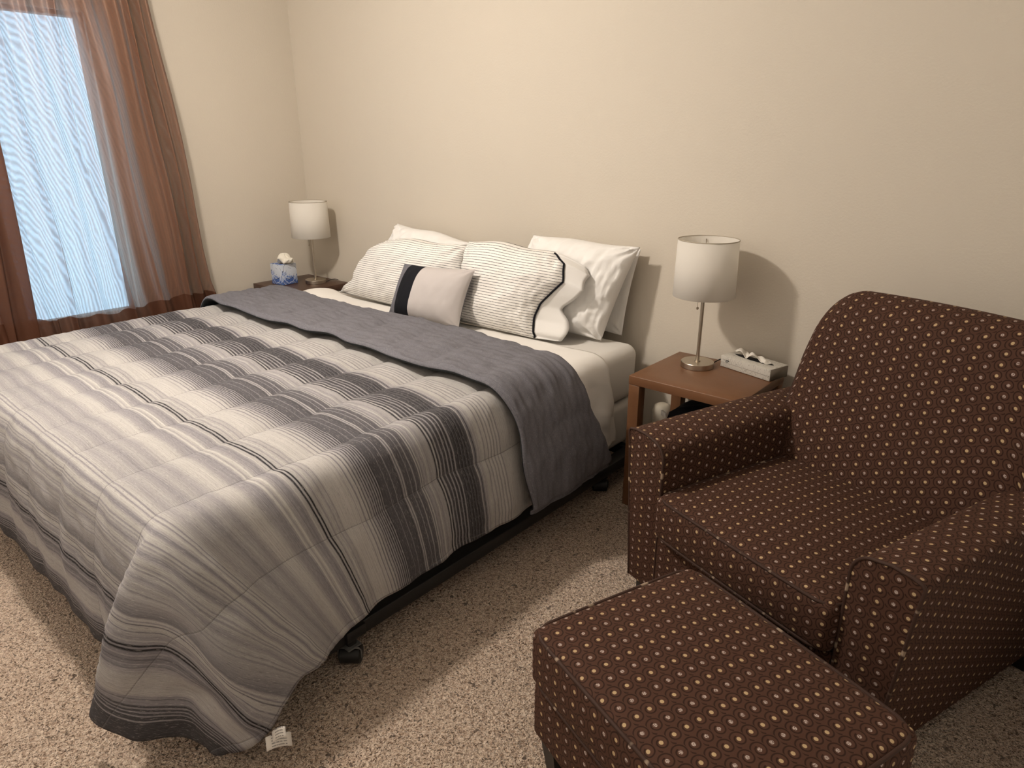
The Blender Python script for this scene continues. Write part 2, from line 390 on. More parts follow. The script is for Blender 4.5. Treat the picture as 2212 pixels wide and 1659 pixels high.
def glass_mat():
    t = NT('window_glass', .02); nt = t.t
    tr = t.n('ShaderNodeBsdfTransparent'); gl = t.n('ShaderNodeBsdfGlossy'); gl.inputs['Roughness'].default_value = .02
    tr.inputs['Color'].default_value = (.94, .97, .98, 1)
    mx = t.n('ShaderNodeMixShader'); mx.inputs[0].default_value = .06
    nt.links.new(tr.outputs[0], mx.inputs[1]); nt.links.new(gl.outputs[0], mx.inputs[2]); nt.links.new(mx.outputs[0], t.out.inputs[0]); return t.m
M_GLASS = glass_mat()
for k, (ya, yb) in enumerate(((-1.695, WY1), (WY0, -1.695))):
    f = MB(); fw_ = .045 if k == 0 else .045
    for lo, hi in (((-.10, ya, WZ0), (-.03, ya+.06, WZ1)), ((-.10, yb-.02 if k == 0 else yb-.06, WZ0), (-.03, yb, WZ1)),
                   ((-.10, ya, WZ0), (-.03, yb, WZ0+.02)), ((-.10, ya, WZ1-.02), (-.03, yb, WZ1))):
        lo = np.array(lo); hi = np.array(hi); f.box((lo+hi)/2, (hi-lo)/2, .004, 2)
    fo = tag(f.build('window_%d' % (k+1), M_FRAME, weld=False), kind='structure')
    g = MB(); g.box((-.065, (ya+yb)/2, (WZ0+WZ1)/2), (.003, (yb-ya)/2-.015, (WZ1-WZ0)/2-.015), 0)
    g.build('window_pane', M_GLASS, fo, smooth=False)

# ------------------------------------------------------------------ ceiling light
def emit(name, c, s):
    m = bpy.data.materials.new(name); m.use_nodes = True; nt = m.node_tree; nt.nodes.clear()
    e = nt.nodes.new('ShaderNodeEmission'); o = nt.nodes.new('ShaderNodeOutputMaterial'); e.inputs[0].default_value = (*c, 1); e.inputs[1].default_value = s
    nt.links.new(e.outputs[0], o.inputs[0]); return m
cl = empty('ceiling_light', LAMP_POS, 0, 'round frosted dome light on the ceiling above the bed', 'ceiling light')
b = MB(); b.lathe([(0, 0), (.10, 0), (.10, -.02), (0, -.02)], 40); b.build('mounting_plate', M_STEEL, cl, auto=40)
b = MB(); b.lathe([(.088, -.021)]+[(.09*math.cos(a)+.0, -.03-.085*math.sin(a)) for a in np.linspace(0, math.pi/2-.02, 9)]+[(.0005, -.115)], 24)
b.build('glass_dome', emit('lit_frosted_glass', LAMP_COLOR, LAMP_STRENGTH), cl)

# ------------------------------------------------------------------ curtain
def curtain_mat(name, tr, col, lit, see=(.86, .93, 1.0)):
    t = NT(name, .8); nt = t.t; o = t.obj(); s = t.sep(o)
    slub = t.ramp(t.noise(t.scale(o, (1, 5, 90)), 5, 3, .7), [(.60, 0.0), (.72, 1.0)])
    weave = t.noise(t.scale(o, (1, 60, 300)), 2, 2, .7)
    wv = t.n('ShaderNodeTexWave', wave_type='RINGS'); t.set(wv.inputs['Vector'], t.scale(o, (1, 3.0, 1))); wv.inputs['Scale'].default_value = 9; wv.inputs['Distortion'].default_value = 9; wv.inputs['Detail'].default_value = 2; wv.inputs['Detail Scale'].default_value = .6
    amount = t.m_('SUBTRACT', t.m_('ADD', tr, t.m_('MULTIPLY', t.m_('SUBTRACT', wv.outputs['Fac'], .5), tr*.55)), t.m_('ADD', t.m_('MULTIPLY', slub, tr*.3), t.m_('MULTIPLY', weave, tr*.25)), clamp=True)
    df = t.n('ShaderNodeBsdfDiffuse'); tl = t.n('ShaderNodeBsdfTranslucent'); tp = t.n('ShaderNodeBsdfTransparent'); gl = t.n('ShaderNodeBsdfGlossy')
    c = t.mix(weave, tuple(x*.75 for x in col), tuple(x*1.25 for x in col))
    t.set(df.inputs[0], c); tl.inputs[0].default_value = (*lit, 1); tp.inputs[0].default_value = (*see, 1)
    t.set(gl.inputs[0], (.55, .38, .28)); gl.inputs['Roughness'].default_value = .42
    m1 = t.n('ShaderNodeMixShader'); m1.inputs[0].default_value = .38; nt.links.new(df.outputs[0], m1.inputs[1]); nt.links.new(tl.outputs[0], m1.inputs[2])
    m3 = t.n('ShaderNodeMixShader'); m3.inputs[0].default_value = .07; nt.links.new(m1.outputs[0], m3.inputs[1]); nt.links.new(gl.outputs[0], m3.inputs[2])
    m2 = t.n('ShaderNodeMixShader'); t.set(m2.inputs[0], amount); nt.links.new(m3.outputs[0], m2.inputs[1]); nt.links.new(tp.outputs[0], m2.inputs[2])
    nt.links.new(m2.outputs[0], t.out.inputs[0]); return t.m
M_SHEER = curtain_mat('sheer_brown_curtain_fabric', .24, (.205, .074, .036), (.50, .45, .40))
M_HEM = curtain_mat('doubled_curtain_hem_fabric', .03, (.13, .050, .028), (.10, .055, .034))
PLEATS = [((.4, .52, .92, 1.22, 2.1), (-1.472, -1.477, -1.478, -1.494, -1.53), .040, .009), ((.4, .565, .94, 1.32, 1.97), (-1.195, -1.204, -1.235, -1.298, -1.283), .038, .009),
          ((.4, 1.1, 2.0), (-.885, -.917, -.959), .032, .012), ((.4, .53, .9, 1.3, 2.0), (-1.545, -1.552, -1.59, -1.62, -1.66), .026, .008), ((.4, 1.0, 2.0), (-1.34, -1.375, -1.40), .016, .014),
          ((.4, 1.0, 2.0), (-1.03, -1.07, -1.12), .022, .012), ((.4, 1.0, 2.0), (-.81, -.845, -.905), .026, .009)]
def curtain_pts(tau, z):
    ze = np.array([.30, .5, .62, .80, 1.146, 1.6, 2.03, 2.3]); ye = np.array([-.715, -.735, -.760, -.772, -.786, -.812, -.848, -.865])
    y = np.interp(z, ze, ye)*(1-tau)+(-2.62)*tau
    w = (y+.7)
    flare = np.clip((1.2-z)/.9, 0, 1)
    amp = .020+.010*flare
    f = np.sin(2*np.pi*(tau*13.0)+.6*np.sin(z*1.7)+.3)+.45*np.sin(2*np.pi*tau*29+1.1+.5*z)
    edge = np.exp(-((tau-.03)/.05)**2)
    x = .098+amp*f*.75+.018*edge*np.sin(2*np.pi*tau*34+.6*np.sin(2.3*z))+.006*np.sin(z*5+tau*40)
    for zk, yk, am, wd in PLEATS:
        yc = np.interp(z, zk, yk); x = x+am*np.exp(-((y-yc)/wd)**2)*np.clip(1.2-.25*z, .3, 1)
    return np.stack([np.clip(x, .048, .19), y+.004*np.sin(z*6+tau*25), z], -1)
cu = empty('curtain', (.1, -1.7, .42), 0, 'sheer brown curtain hanging across the bright window left of the bed', 'curtain')
tau = np.linspace(0, 1, 760)
def hem_z(t): return .545+.010*np.sin(2*np.pi*t*13.0+.2)+.016*np.sin(2*np.pi*t*2.2+.5)
def cur(name, zlo, zhi, nz, m):
    T_, W = np.meshgrid(tau, np.linspace(0, 1, nz), indexing='ij')
    lo = zlo(T_) if callable(zlo) else zlo+0*T_; hi = zhi(T_) if callable(zhi) else zhi+0*T_
    P = curtain_pts(T_, lo+(hi-lo)*W)-np.array([.1, -1.7, .42])
    b = MB(); b.grid(P); return b.build(name, m, cu, weld=False)
cur('curtain_panel', hem_z, 2.16, 110, M_SHEER); cur('curtain_hem', .43, hem_z, 8, M_HEM)
T_, W = np.meshgrid(np.linspace(0, 1, 40), np.linspace(0, 1, 80), indexing='ij')
zz = .43+(2.16-.43)*W; edge_r = np.interp(zz, (.4, .6, 1.3, 2.2), (-1.652, -1.648, -1.622, -1.60)); yy_ = edge_r-.145*T_+.012*np.sin(T_*9+zz*2)
xx_ = .118+.016*np.sin(T_*11+.4*zz)+.012*np.exp(-(T_/.08)**2)
b = MB(); b.grid(np.stack([xx_, yy_, zz], -1)-np.array([.1, -1.7, .42])); b.build('overlapped_edge', M_HEM, cu, weld=False)
rod = empty('curtain_rod', (.098, -1.7, 2.18), 0, 'dark curtain rod on wall brackets above the window', 'curtain rod')
b = MB(); b.tube([(0, .95, 0), (0, -1.0, 0)], .010, 12); b.build('rod', M_FRAME, rod)
for s_ in (.9, -.95):
    b = MB(); b.box((-.05, s_, 0), (.046, .008, .008), .002, 1); b.build('bracket', M_FRAME, rod)

# ------------------------------------------------------------------ bed: frame, box spring, mattress
BX0, BX1, BY0, BY1 = .615, 2.535, -2.11, -.085
M_IRON = plain('black_steel', (.012, .012, .012), .42, .4)
bf = empty('bed_frame', (1.575, -1.1, 0), 0, 'black steel bed frame on roller feet under the striped comforter', 'bed frame')
def P_(x, y, z): return (x-1.575, y+1.1, z)
for x0, x1, y0, y1 in ((2.548, 2.606, BY0+.02, BY1), (.560, .602, BY0+.02, BY1), (.602, 2.548, BY0+.03, BY0+.07), (.602, 2.548, -.2, -.16), (.602, 2.548, -1.15, -1.11)):
    b = MB(); b.box(P_((x0+x1)/2, (y0+y1)/2, .093), ((x1-x0)/2, (y1-y0)/2, .022), .003, 1); b.build('rail', M_IRON, bf)
for lx, ly in ((2.598, -1.695), (.575, -1.70), (2.575, -.42), (.575, -.42), (1.575, -1.13)):
    b = MB(); b.box(P_(lx, ly, .080), (.014, .013, .034), .003, 1); b.box(P_(lx, ly+.012, .098), (.02, .032, .017), .003, 1)
    lg = b.build('leg', M_IRON, bf, weld=False)
    ca, sa = math.cos(.70), math.sin(.70)
    b = MB(); n = 14
    th = np.linspace(0, 2*np.pi, 20, endpoint=False); ring = []
    for w_, rr in ((-.030, .022), (-.027, .027), (.027, .027), (.030, .022)):
        ring.append([(lx+w_*ca-math.cos(a)*rr*sa-1.575, ly+w_*sa+math.cos(a)*rr*ca+1.1, .0275+math.sin(a)*rr) for a in th])
    ring = np.array(ring); b.grid(ring, wrap_j=True); b.poly(ring[0]); b.poly(ring[-1][::-1])
    wh = b.build('roller', M_IRON, bf, auto=50)
    b = MB(); pts = []
    def L_(a_, f_, z): return (lx+a_*ca+f_*sa-1.575, ly+a_*sa-f_*ca+1.1, z)
    b.tube([L_(-.032, .012, .022), L_(-.032, .012, .050), L_(-.027, .014, .058), L_(.027, .014, .058), L_(.032, .012, .050), L_(.032, .012, .022)], .0024, 8)
    b.box(L_(0, 0, .060), (.024, .022, .003), .002, 1)
    b.build('roller_fork', plain('worn_steel', (.10, .10, .095), .4, .5) if lx > 2 and ly < -1 else M_IRON, bf, weld=False)
b = MB(); b.box((1.575, (BY0+BY1)/2, .215), ((BX1-BX0)/2, (BY1-BY0)/2, .098), .03, 4)
tag(b.build('box_spring', M_FITTED), 'white covered box spring between the black bed frame and the mattress', 'box spring')
b = MB(); mh = (.555-.316)/2
b.box((1.575, (BY0+BY1)/2, .316+mh), ((BX1-BX0)/2, (BY1-BY0)/2, mh), .05, 6)
o = b.build('mattress', M_FITTED)
v = np.empty(len(o.data.vertices)*3); o.data.vertices.foreach_get('co', v); v = v.reshape(-1, 3)
side = np.clip((.50-v[:, 2])/.05, 0, 1)*np.clip((v[:, 2]-.33)/.05, 0, 1)
v[:, 0] += np.where(v[:, 0] > 1.575, 1, -1)*side*.004*np.sin(v[:, 1]*70+np.sin(v[:, 2]*20))*(np.abs(v[:, 0]-1.575) > .9)
o.data.vertices.foreach_set('co', v.ravel())
tag(o, 'thick mattress in a white fitted sheet, its corner showing by the right nightstand', 'mattress')

# cross-section of a cloth laid over the bed: arc position u -> x, z, outward normal
def over_bed(u, top, hang_x, drop_r=.06):
    """u measured from the bed centre line"""
    half = hang_x-1.575; R = drop_r; flat = half-R; s = np.sign(u); a = np.abs(u)
    t = np.clip((a-flat)/R, 0, np.pi/2)
    x = np.where(a < flat, a, flat+R*np.sin(t)); z = np.where(a < flat, top, top-R+R*np.cos(t)); z = z-np.maximum(0, a-flat-R*np.pi/2)
    nx = np.sin(t); nz = np.cos(t)
    return 1.575+s*x, z, s*nx, nz
# top sheet
us = np.linspace(-1.32, 1.32, 300); vs_ = np.linspace(0, 1, 40)
Uu, Vv = np.meshgrid(us, vs_, indexing='ij')
hang = np.clip((np.abs(Uu)-.93)/.35, 0, 1)
yy0 = -.37+.07*hang+.012*np.sin(Uu*9)*(hang > 0)*hang; yy1 = -.86+0*Uu
Y = yy0+(yy1-yy0)*Vv
x, z, nx, nz = over_bed(Uu, .564, 2.542, .055)
wr = (.004*snoise(Uu*1.0, Y, 3, 4, 3.0)+.012*hang*np.sin(Y*34+7*Uu)+.012*hang*snoise(Uu, Y, 11, 4, 5))*np.clip((np.abs(Uu)-.5)*2, .15, 1)
wr = np.maximum(wr, -.006)+.003+.032*hang**1.4
wr = wr+.034*np.exp(-((Uu+.86)/.13)**2)*np.exp(-((Y+.46)/.13)**2)
cov = np.clip((-.60-Y)/.06, 0, 1); wr = wr*(1-cov)+.0005*cov
Ps = np.stack([x+nx*wr, Y, z+nz*wr], -1)
b = MB(); b.grid(Ps, np.stack([Uu, Y], -1), flip=True)
o = b.build('top_sheet', M_WHITE, weld=False)
sm = o.modifiers.new('thickness', 'SOLIDIFY'); sm.thickness = .0025; sm.offset = 1
tag(o, 'white top sheet smoothed over the bed between the pillows and the grey comforter edge', 'sheet')

# ------------------------------------------------------------------ comforter
HW, LQ, Y0 = 1.39, 1.935, -.64
UE, VE, ZT = .932, 1.428, .588          # where the cloth starts to turn down, and the height of its top
def spl(tab, q):
    tab = np.array(tab, float); return np.stack([cr(tab[:, 0], tab[:, k], q) for k in (1, 2, 3)], -1)
def cr(xv, yv, xq):   # smooth interpolation
    m = np.gradient(yv, xv); i = np.clip(np.searchsorted(xv, xq)-1, 0, len(xv)-2); h_ = xv[i+1]-xv[i]; t = (xq-xv[i])/h_
    return (2*t**3-3*t**2+1)*yv[i]+(t**3-2*t**2+t)*h_*m[i]+(-2*t**3+3*t**2)*yv[i+1]+(t**3-t**2)*h_*m[i+1]
# hem line: along the right side (by v), round the drooping corner, along the foot (by u)
HEM_R = [(-.05, 2.632, -.59, .172), (.0, 2.632, -.64, .172), (.4, 2.632, -1.02, .176), (.715, 2.634, -1.31, .178), (1.0, 2.640, -1.56, .176), (1.137, 2.652, -1.660, .170), (1.3, 2.640, -1.745, .142), (1.5, 2.682, -1.845, .134),
         (1.6, 2.695, -1.915, .140), (1.70, 2.735, -2.015, .108), (1.85, 2.735, -2.11, .072), (1.94, 2.70, -2.172, .050)]
HEM_F = [(-1.0, .575, -2.165, .13), (0, 1.575, -2.165, .128), (.5, 2.075, -2.165, .128), (.70, 2.275, -2.165, .128), (.76, 2.335, -2.165, .126), (.87, 2.445, -2.168, .125), (.95, 2.465, -2.215, .122), (1.06, 2.385, -2.272, .120), (1.2, 2.515, -2.232, .088), (1.35, 2.655, -2.176, .055), (1.395, 2.70, -2.172, .050)]
HEM_L = [(-.05, .52, -.59, .16), (1.2, .52, -1.84, .16), (1.45, .49, -2.03, .12), (1.7, .42, -2.20, .06), (1.94, .40, -2.30, .03)]
HEM_FL = [(-1.395, .40, -2.30, .03), (-1.2, .46, -2.26, .06), (-1.0, .56, -2.19, .11), (-.932, .643, -2.167, .128), (-.85, .725, -2.165, .128), (-.4, 1.175, -2.165, .128), (0, 1.575, -2.165, .128), (.5, 2.075, -2.165, .128)]
nu, nv = 287, 205
U, V = np.meshgrid(np.linspace(-HW, HW, nu), np.linspace(0, LQ, nv), indexing='ij')
Q = np.stack([1.575+U, Y0-V, np.full_like(U, ZT)], -1)
def drape(S, n, H, rho, c=.095):
    tt = np.linspace(0, 1, 33)[:, None]; S = np.array([*S, ZT]); C = S+np.array([*n, 0])*c
    B = (1-tt)**2*S+2*tt*(1-tt)*C+tt**2*H; L_ = np.r_[0, np.cumsum(np.linalg.norm(np.diff(B, axis=0), axis=1))]
    return np.array([np.interp(rho*L_[-1], L_, B[:, k]) for k in range(3)])
for i in range(nu):
    for j in range(nv):
        u, v = U[i, j], V[i, j]; s_ = (abs(u)-UE)/(HW-UE); t_ = (v-VE)/(LQ-VE); sg = 1 if u > 0 else -1
        if s_ <= 0 and t_ <= 0: continue
        hr, hf = (HEM_R, HEM_F) if sg > 0 else (HEM_L, HEM_FL)
        if t_ <= 0: Q[i, j] = drape((1.575+sg*UE, Y0-v), (sg, 0), spl(hr, np.array([v]))[0], s_)
        elif s_ <= 0: Q[i, j] = drape((1.575+u, Y0-VE), (0, -1), spl(hf, np.array([u]))[0], t_)
        else:
            rho = max(s_, t_); a_ = (t_/s_)*45 if s_ >= t_ else 90-(s_/t_)*45; a_ = math.radians(a_)
            H = spl(hr, np.array([VE+(LQ-VE)*t_/s_]))[0] if s_ >= t_ else spl(hf, np.array([sg*(UE+(HW-UE)*s_/t_)]))[0]
            Q[i, j] = drape((1.575+sg*UE, Y0-VE), (sg*math.cos(a_), -math.sin(a_)), H, rho, .100+.045*math.sin(2*a_))
hang_ = np.clip(np.maximum((np.abs(U)-UE)/(HW-UE), (V-VE)/(LQ-VE)), 0, 1)
for it in range(5):      # soften the ridges
    A = Q.copy(); A[1:-1, 1:-1] = .5*Q[1:-1, 1:-1]+.125*(Q[2:, 1:-1]+Q[:-2, 1:-1]+Q[1:-1, 2:]+Q[1:-1, :-2]); Q = A
# small buckles where the hanging cloth has slack
Q[..., 0] += np.where(np.abs(U) > UE, np.sign(U), 0)*hang_**1.5*np.clip((1.45-V)/.2, 0, 1)*(.008*np.sin(V*15+1)+.004*np.sin(V*34))
Q[..., 1] -= np.where((V > VE) & (U < .7), 1, 0)*hang_*(.003*np.sin(U*17)+.003*np.sin(U*39+V*9)+.004*np.exp(-((hang_-.55)/.10)**2))
cm = np.clip((U-UE)/(HW-UE), 0, 1); cn = np.clip((V-VE)/(LQ-VE), 0, 1); rho_ = np.maximum(cm, cn)*((cm > 0) & (cn > 0))
ang = np.degrees(np.arctan2(cn, cm+1e-9))
dirv = np.array([-.62, .78, 0])      # inwards, towards the bed
dep = -.0+.075*np.exp(-((ang-47)/9)**2)*np.clip((rho_-.25)/.5, 0, 1)-.022*np.exp(-((ang-24)/12)**2)*np.clip((rho_-.2)/.4, 0, 1)*np.clip((1.1-rho_)/.4, 0, 1)
dep += .007*snoise(U, V, 61, 3, 5)*rho_+.010*np.exp(-((ang-72)/6)**2)*rho_*np.sin(rho_*9)+.006*np.sin(ang*.33+2)*rho_*(1-rho_*.5)
Q += dep[..., None]*dirv*(rho_ > 0)[..., None]
for it in range(3):
    A = Q.copy(); A[1:-1, 1:-1] = .5*Q[1:-1, 1:-1]+.125*(Q[2:, 1:-1]+Q[:-2, 1:-1]+Q[1:-1, 2:]+Q[1:-1, :-2]); Q = A
Pq = Q
def normals(P):
    a = np.gradient(P, axis=0); b_ = np.gradient(P, axis=1); n = np.cross(b_, a); return n/np.maximum(np.linalg.norm(n, axis=-1, keepdims=True), 1e-9)
def puff(U, V, wave=.012):
    k = (U-.89+wave*np.sin(V*11.0)*.6)/.245
    d = np.abs(k-np.round(k))*2           # 0 on a seam, 1 midway
    kr = np.round(k)
    base = 1-np.clip(1-d, 0, 1)**3.2
    pinch = .5+.5*np.cos((V+.13*(kr % 2))*2*np.pi/.26)
    pk = 1-.28*pinch*np.exp(-(d/.45)**2)
    return base*pk
N = normals(Q)
if N[nu//2, nv//3, 2] < 0: N = -N
edge = np.clip(np.minimum.reduce([(HW-np.abs(U))/.05, (LQ-V)/.05]), 0, 1)
h = .017*puff(U, V)*(.25+.75*edge)*(1-.62*np.clip((V-.75)/.75, 0, 1))*(1-.3*np.clip((np.abs(U)-1.0)/.2, 0, 1))+.0035*snoise(U, V, 5, 4, 2.5)+.0015*snoise(U*1, V*2.2, 9, 3, 9)
Q = Q+N*h[..., None]
Q[..., 2] = np.maximum(Q[..., 2], .012)
cf = empty('comforter', (1.575, -1.4, .56), 0, 'comforter striped cream and charcoal with its grey underside turned back near the pillows', 'comforter')
org = np.array((1.575, -1.4, .56))
b = MB(); b.grid(Q-org, np.stack([U, V], -1), flip=True)
o = b.build('striped_face', [M_COMF, M_CHARCOAL], cf, weld=False)
sm = o.modifiers.new('thickness', 'SOLIDIFY'); sm.thickness = .014; sm.offset = -1; sm.material_offset = 1; sm.material_offset_rim = 0
o['label'] = 'striped face with charcoal border at the foot'
# turned back flap
nuf = 300; uf = np.linspace(-HW-.005, HW+.005, nuf)
B0 = np.stack([np.interp(uf, np.linspace(-HW, HW, nu), Pq[:, 20, k]) for k in (0, 2)], -1)
tg = np.gradient(B0, axis=0); tg /= np.linalg.norm(tg, axis=1, keepdims=True); nb = np.stack([-tg[:, 1], tg[:, 0]], -1)
nb[nb[:, 1] < -.2] *= 1
hangf = np.clip((np.abs(uf)-.93)/.42, 0, 1)
back = -.645+.015*np.sin(uf*5)+.13*hangf**1.3; front = -1.052+.014*np.sin(uf*6.5+1)+.008*np.sin(uf*19)+.065*hangf**1.5
prof = [(0.02, .004)]+[(.0-.02*math.sin(a), .030-.026*math.cos(a)) for a in np.linspace(.2, math.pi-.5, 7)]
prof_top = np.linspace(.03, .965, 60)
sect = []
for t_, h_ in prof: sect.append((t_, h_, 0))
for t_ in prof_top: sect.append((t_, .056+.006*t_**3, 1))
for a in np.linspace(math.pi/2, -math.pi/2, 7): sect.append((.968+.030*math.cos(a), .0505+.0115*math.sin(a), 2))
for t_ in np.linspace(.93, .06, 10): sect.append((t_, .030+.009*t_**3-.004*(1-t_), 3))
sect = np.array(sect); ns = len(sect)
PF = np.zeros((nuf, ns, 3)); UVF = np.zeros((nuf, ns, 2))
for j in range(ns):
    t_, h_, kind = sect[j]
    y = back+(front-back)*t_
    hh = h_+(0.010*puff(uf, np.full(nuf, t_*.4), .03)*np.sin(np.pi*np.clip(t_, 0, 1))**.5+.005*snoise(uf, y, 21, 4, 3.5)+.0042*snoise(uf*1.5, y*3, 25, 3, 5)+.012*hangf*np.exp(-((t_-.45-.12*hangf)/.10)**2) if kind in (0, 1) else .003*np.sin(uf*25))
    hh = hh*np.where(np.abs(uf) > HW-.02, .75, 1)
    PF[:, j, 0] = B0[:, 0]+nb[:, 0]*hh; PF[:, j, 2] = B0[:, 1]+nb[:, 1]*hh; PF[:, j, 1] = y; UVF[:, j] = np.stack([uf, np.full(nuf, t_*.41)], -1)
b = MB(); k_ = int((sect[:, 2] < 2).sum())+2
b.grid(PF[:, :k_+2]-org, UVF[:, :k_+2], 0); b.grid(PF[:, k_+1:]-org, UVF[:, k_+1:], 1)
for e in (0, -1): b.poly(PF[e]-org, UVF[e], 0)
o = b.build('turned_back_flap', [M_GREY, M_CHARCOAL], cf); o['label'] = 'grey chambray underside turned back'
# care tag on the side hem near the foot corner
hp = Pq[-1]; j = int(1.73/LQ*(nv-1))
tp = hp[j]-org
def tag_mat():
    t = NT('printed_care_label_fabric', .8); s = t.sep(t.uv())
    ln = t.m_('LESS_THAN', t.m_('FRACT', t.m_('MULTIPLY', s[1], 170.0)), .42)
    w = t.m_('GREATER_THAN', t.noise(t.comb(t.m_('MULTIPLY', s[0], 260.0), t.m_('FLOOR', t.m_('MULTIPLY', s[1], 170.0))), 1.0, 1), .42)
    reg = t.m_('MULTIPLY', t.m_('GREATER_THAN', s[0], .012), t.m_('LESS_THAN', s[0], .045))
    t.color(t.mix(t.m_('MULTIPLY', t.m_('MULTIPLY', ln, w), t.m_('MULTIPLY', reg, .7)), (.72, .68, .62), (.12, .11, .11))); return t.m
M_TAG = tag_mat()
b = MB()
for (dx, dy, dz), wv, tw in (((0, 0, -.0), np.array([.020, .052, -.012]), .030), ((.012, .012, .016), np.array([.022, .022, .012]), .024)):
    a_ = np.linspace(0, 1, 8); G = np.zeros((8, 5, 3)); UVg = np.zeros((8, 5, 2)); side_ = np.array([.018, -.010, -.030]); side_ = side_/np.linalg.norm(side_)*tw
    for i, a in enumerate(a_):
        for k in range(5):
            G[i, k] = tp+np.array([dx+.004, dy, dz])+wv*a+side_*(k/4)+np.array([0, 0, .006*math.sin(a*3)]); UVg[i, k] = (a*.055, k/4*tw)
    b.grid(G, UVg)
o = b.build('care_tag', M_TAG, cf, weld=False); sm = o.modifiers.new('thickness', 'SOLIDIFY'); sm.thickness = .0006
o['label'] = 'white printed care tag at the hem'
# ------------------------------------------------------------------ pillows
def pillow_surf(TL, TR, BR, BL, thick, back=.45, bow=.04, seed=0, n=56, wr=.004, corner=2.6, warp=None, sag=0.0):
    TL, TR, BR, BL = [np.array(p, float) for p in (TL, TR, BR, BL)]
    a = np.sin(np.linspace(-np.pi/2, np.pi/2, n)); a = .55*a+.45*np.linspace(-1, 1, n)
    A, B = np.meshgrid(a, a, indexing='ij')
    Ab = A*(1-bow*(1-B**2)*np.abs(A)**3); Bb = B*(1-bow*(1-A**2)*np.abs(B)**3)
    s, t = (Ab+1)/2, (Bb+1)/2
    base = ((1-s)*(1-t))[..., None]*BL+(s*(1-t))[..., None]*BR+(s*t)[..., None]*TR+((1-s)*t)[..., None]*TL
    wdir = (TR-TL+BR-BL)/np.linalg.norm(TR-TL+BR-BL)
    if warp is not None:
        side_, zb_, off_ = warp; A1 = (A*side_+1)/2
        base = base+wdir*(side_*np.interp(B, zb_, off_)*np.clip(A1, 0, 1)**3)[..., None]
    base = base-np.array([0, 0, 1.])*(sag*np.clip(B, 0, 1)**2*(.6*A**2+.25*np.sin(A*5+seed)))[..., None]
    nrm = np.cross(TR-TL+BR-BL, TL-BL+TR-BR); nrm /= np.linalg.norm(nrm)      # towards the foot of the bed
    if nrm[1] > 0: nrm = -nrm
    T = (np.clip(1-np.abs(A)**corner, 0, 1)*np.clip(1-np.abs(B)**corner, 0, 1))**.55
    hw, hh = np.linalg.norm(TR-TL+BR-BL)/4, np.linalg.norm(TL-BL+TR-BR)/4
    UV = np.stack([A*hw, B*hh], -1)
    w = wr*(snoise(A*hw*2, B*hh*2, seed, 4, 3.0)+.8*snoise(A*hw*6, B*hh*2, seed+5, 3, 4))
    rad = np.exp(-((1-np.abs(A))**2+(1-np.abs(B))**2)/.12)*np.sin(np.arctan2(1.02-np.abs(B), 1.02-np.abs(A))*11+seed)*wr*1.6
    mask = np.clip(np.minimum(1-np.abs(A), 1-np.abs(B))/.08, 0, 1)
    front = base+nrm*(thick*(1-back)*T+(w+rad)*mask)[..., None]
    rear = base-nrm*(thick*back*T)[..., None]
    return front, rear, UV, nrm, (A, B)
def pillow(name, label, mats, *q, group=None, cat='pillow', mat_fn=None, part='cover', **k):
    f, r_, UV, nrm, AB = pillow_surf(*q, **k)
    c = (f.mean((0, 1))+r_.mean((0, 1)))/2; c[2] = min(f[..., 2].min(), r_[..., 2].min())
    e = empty(name, tuple(c), 0, label, cat, group)
    b = MB(); b.grid(f-c, UV, flip=False); b.grid(r_-c, UV, flip=True)
    o = b.build(part, mats, e)
    return e, o, f, r_, nrm, c, UV
G_W = 'white pillows against the wall'; G_P = 'striped pillows'
pillow('white_pillow', 'thin white pillow flat against the wall at the right, mostly behind the larger white pillow', M_WHITE2,
       (1.96, -.045, .955), (2.485, -.045, .945), (2.43, -.070, .567), (1.93, -.070, .567), .036, group=G_W, seed=3, back=.5, wr=.002)
pillow('white_pillow', 'plump white pillow behind the right striped pillow', M_WHITE2,
       (1.955, -.105, .975), (2.515, -.105, .967), (2.405, -.195, .567), (1.90, -.195, .567), .135, group=G_W, seed=12, wr=.009, bow=.03, back=.24, corner=3.2, sag=.012)
pillow('white_pillow', 'white pillow behind the left striped pillow', M_WHITE2,
       (1.000, -.10, .955), (1.555, -.095, .905), (1.62, -.185, .567), (.86, -.185, .567), .135, group=G_W, seed=23, wr=.009, bow=.03, back=.24, corner=3.2, sag=.02)

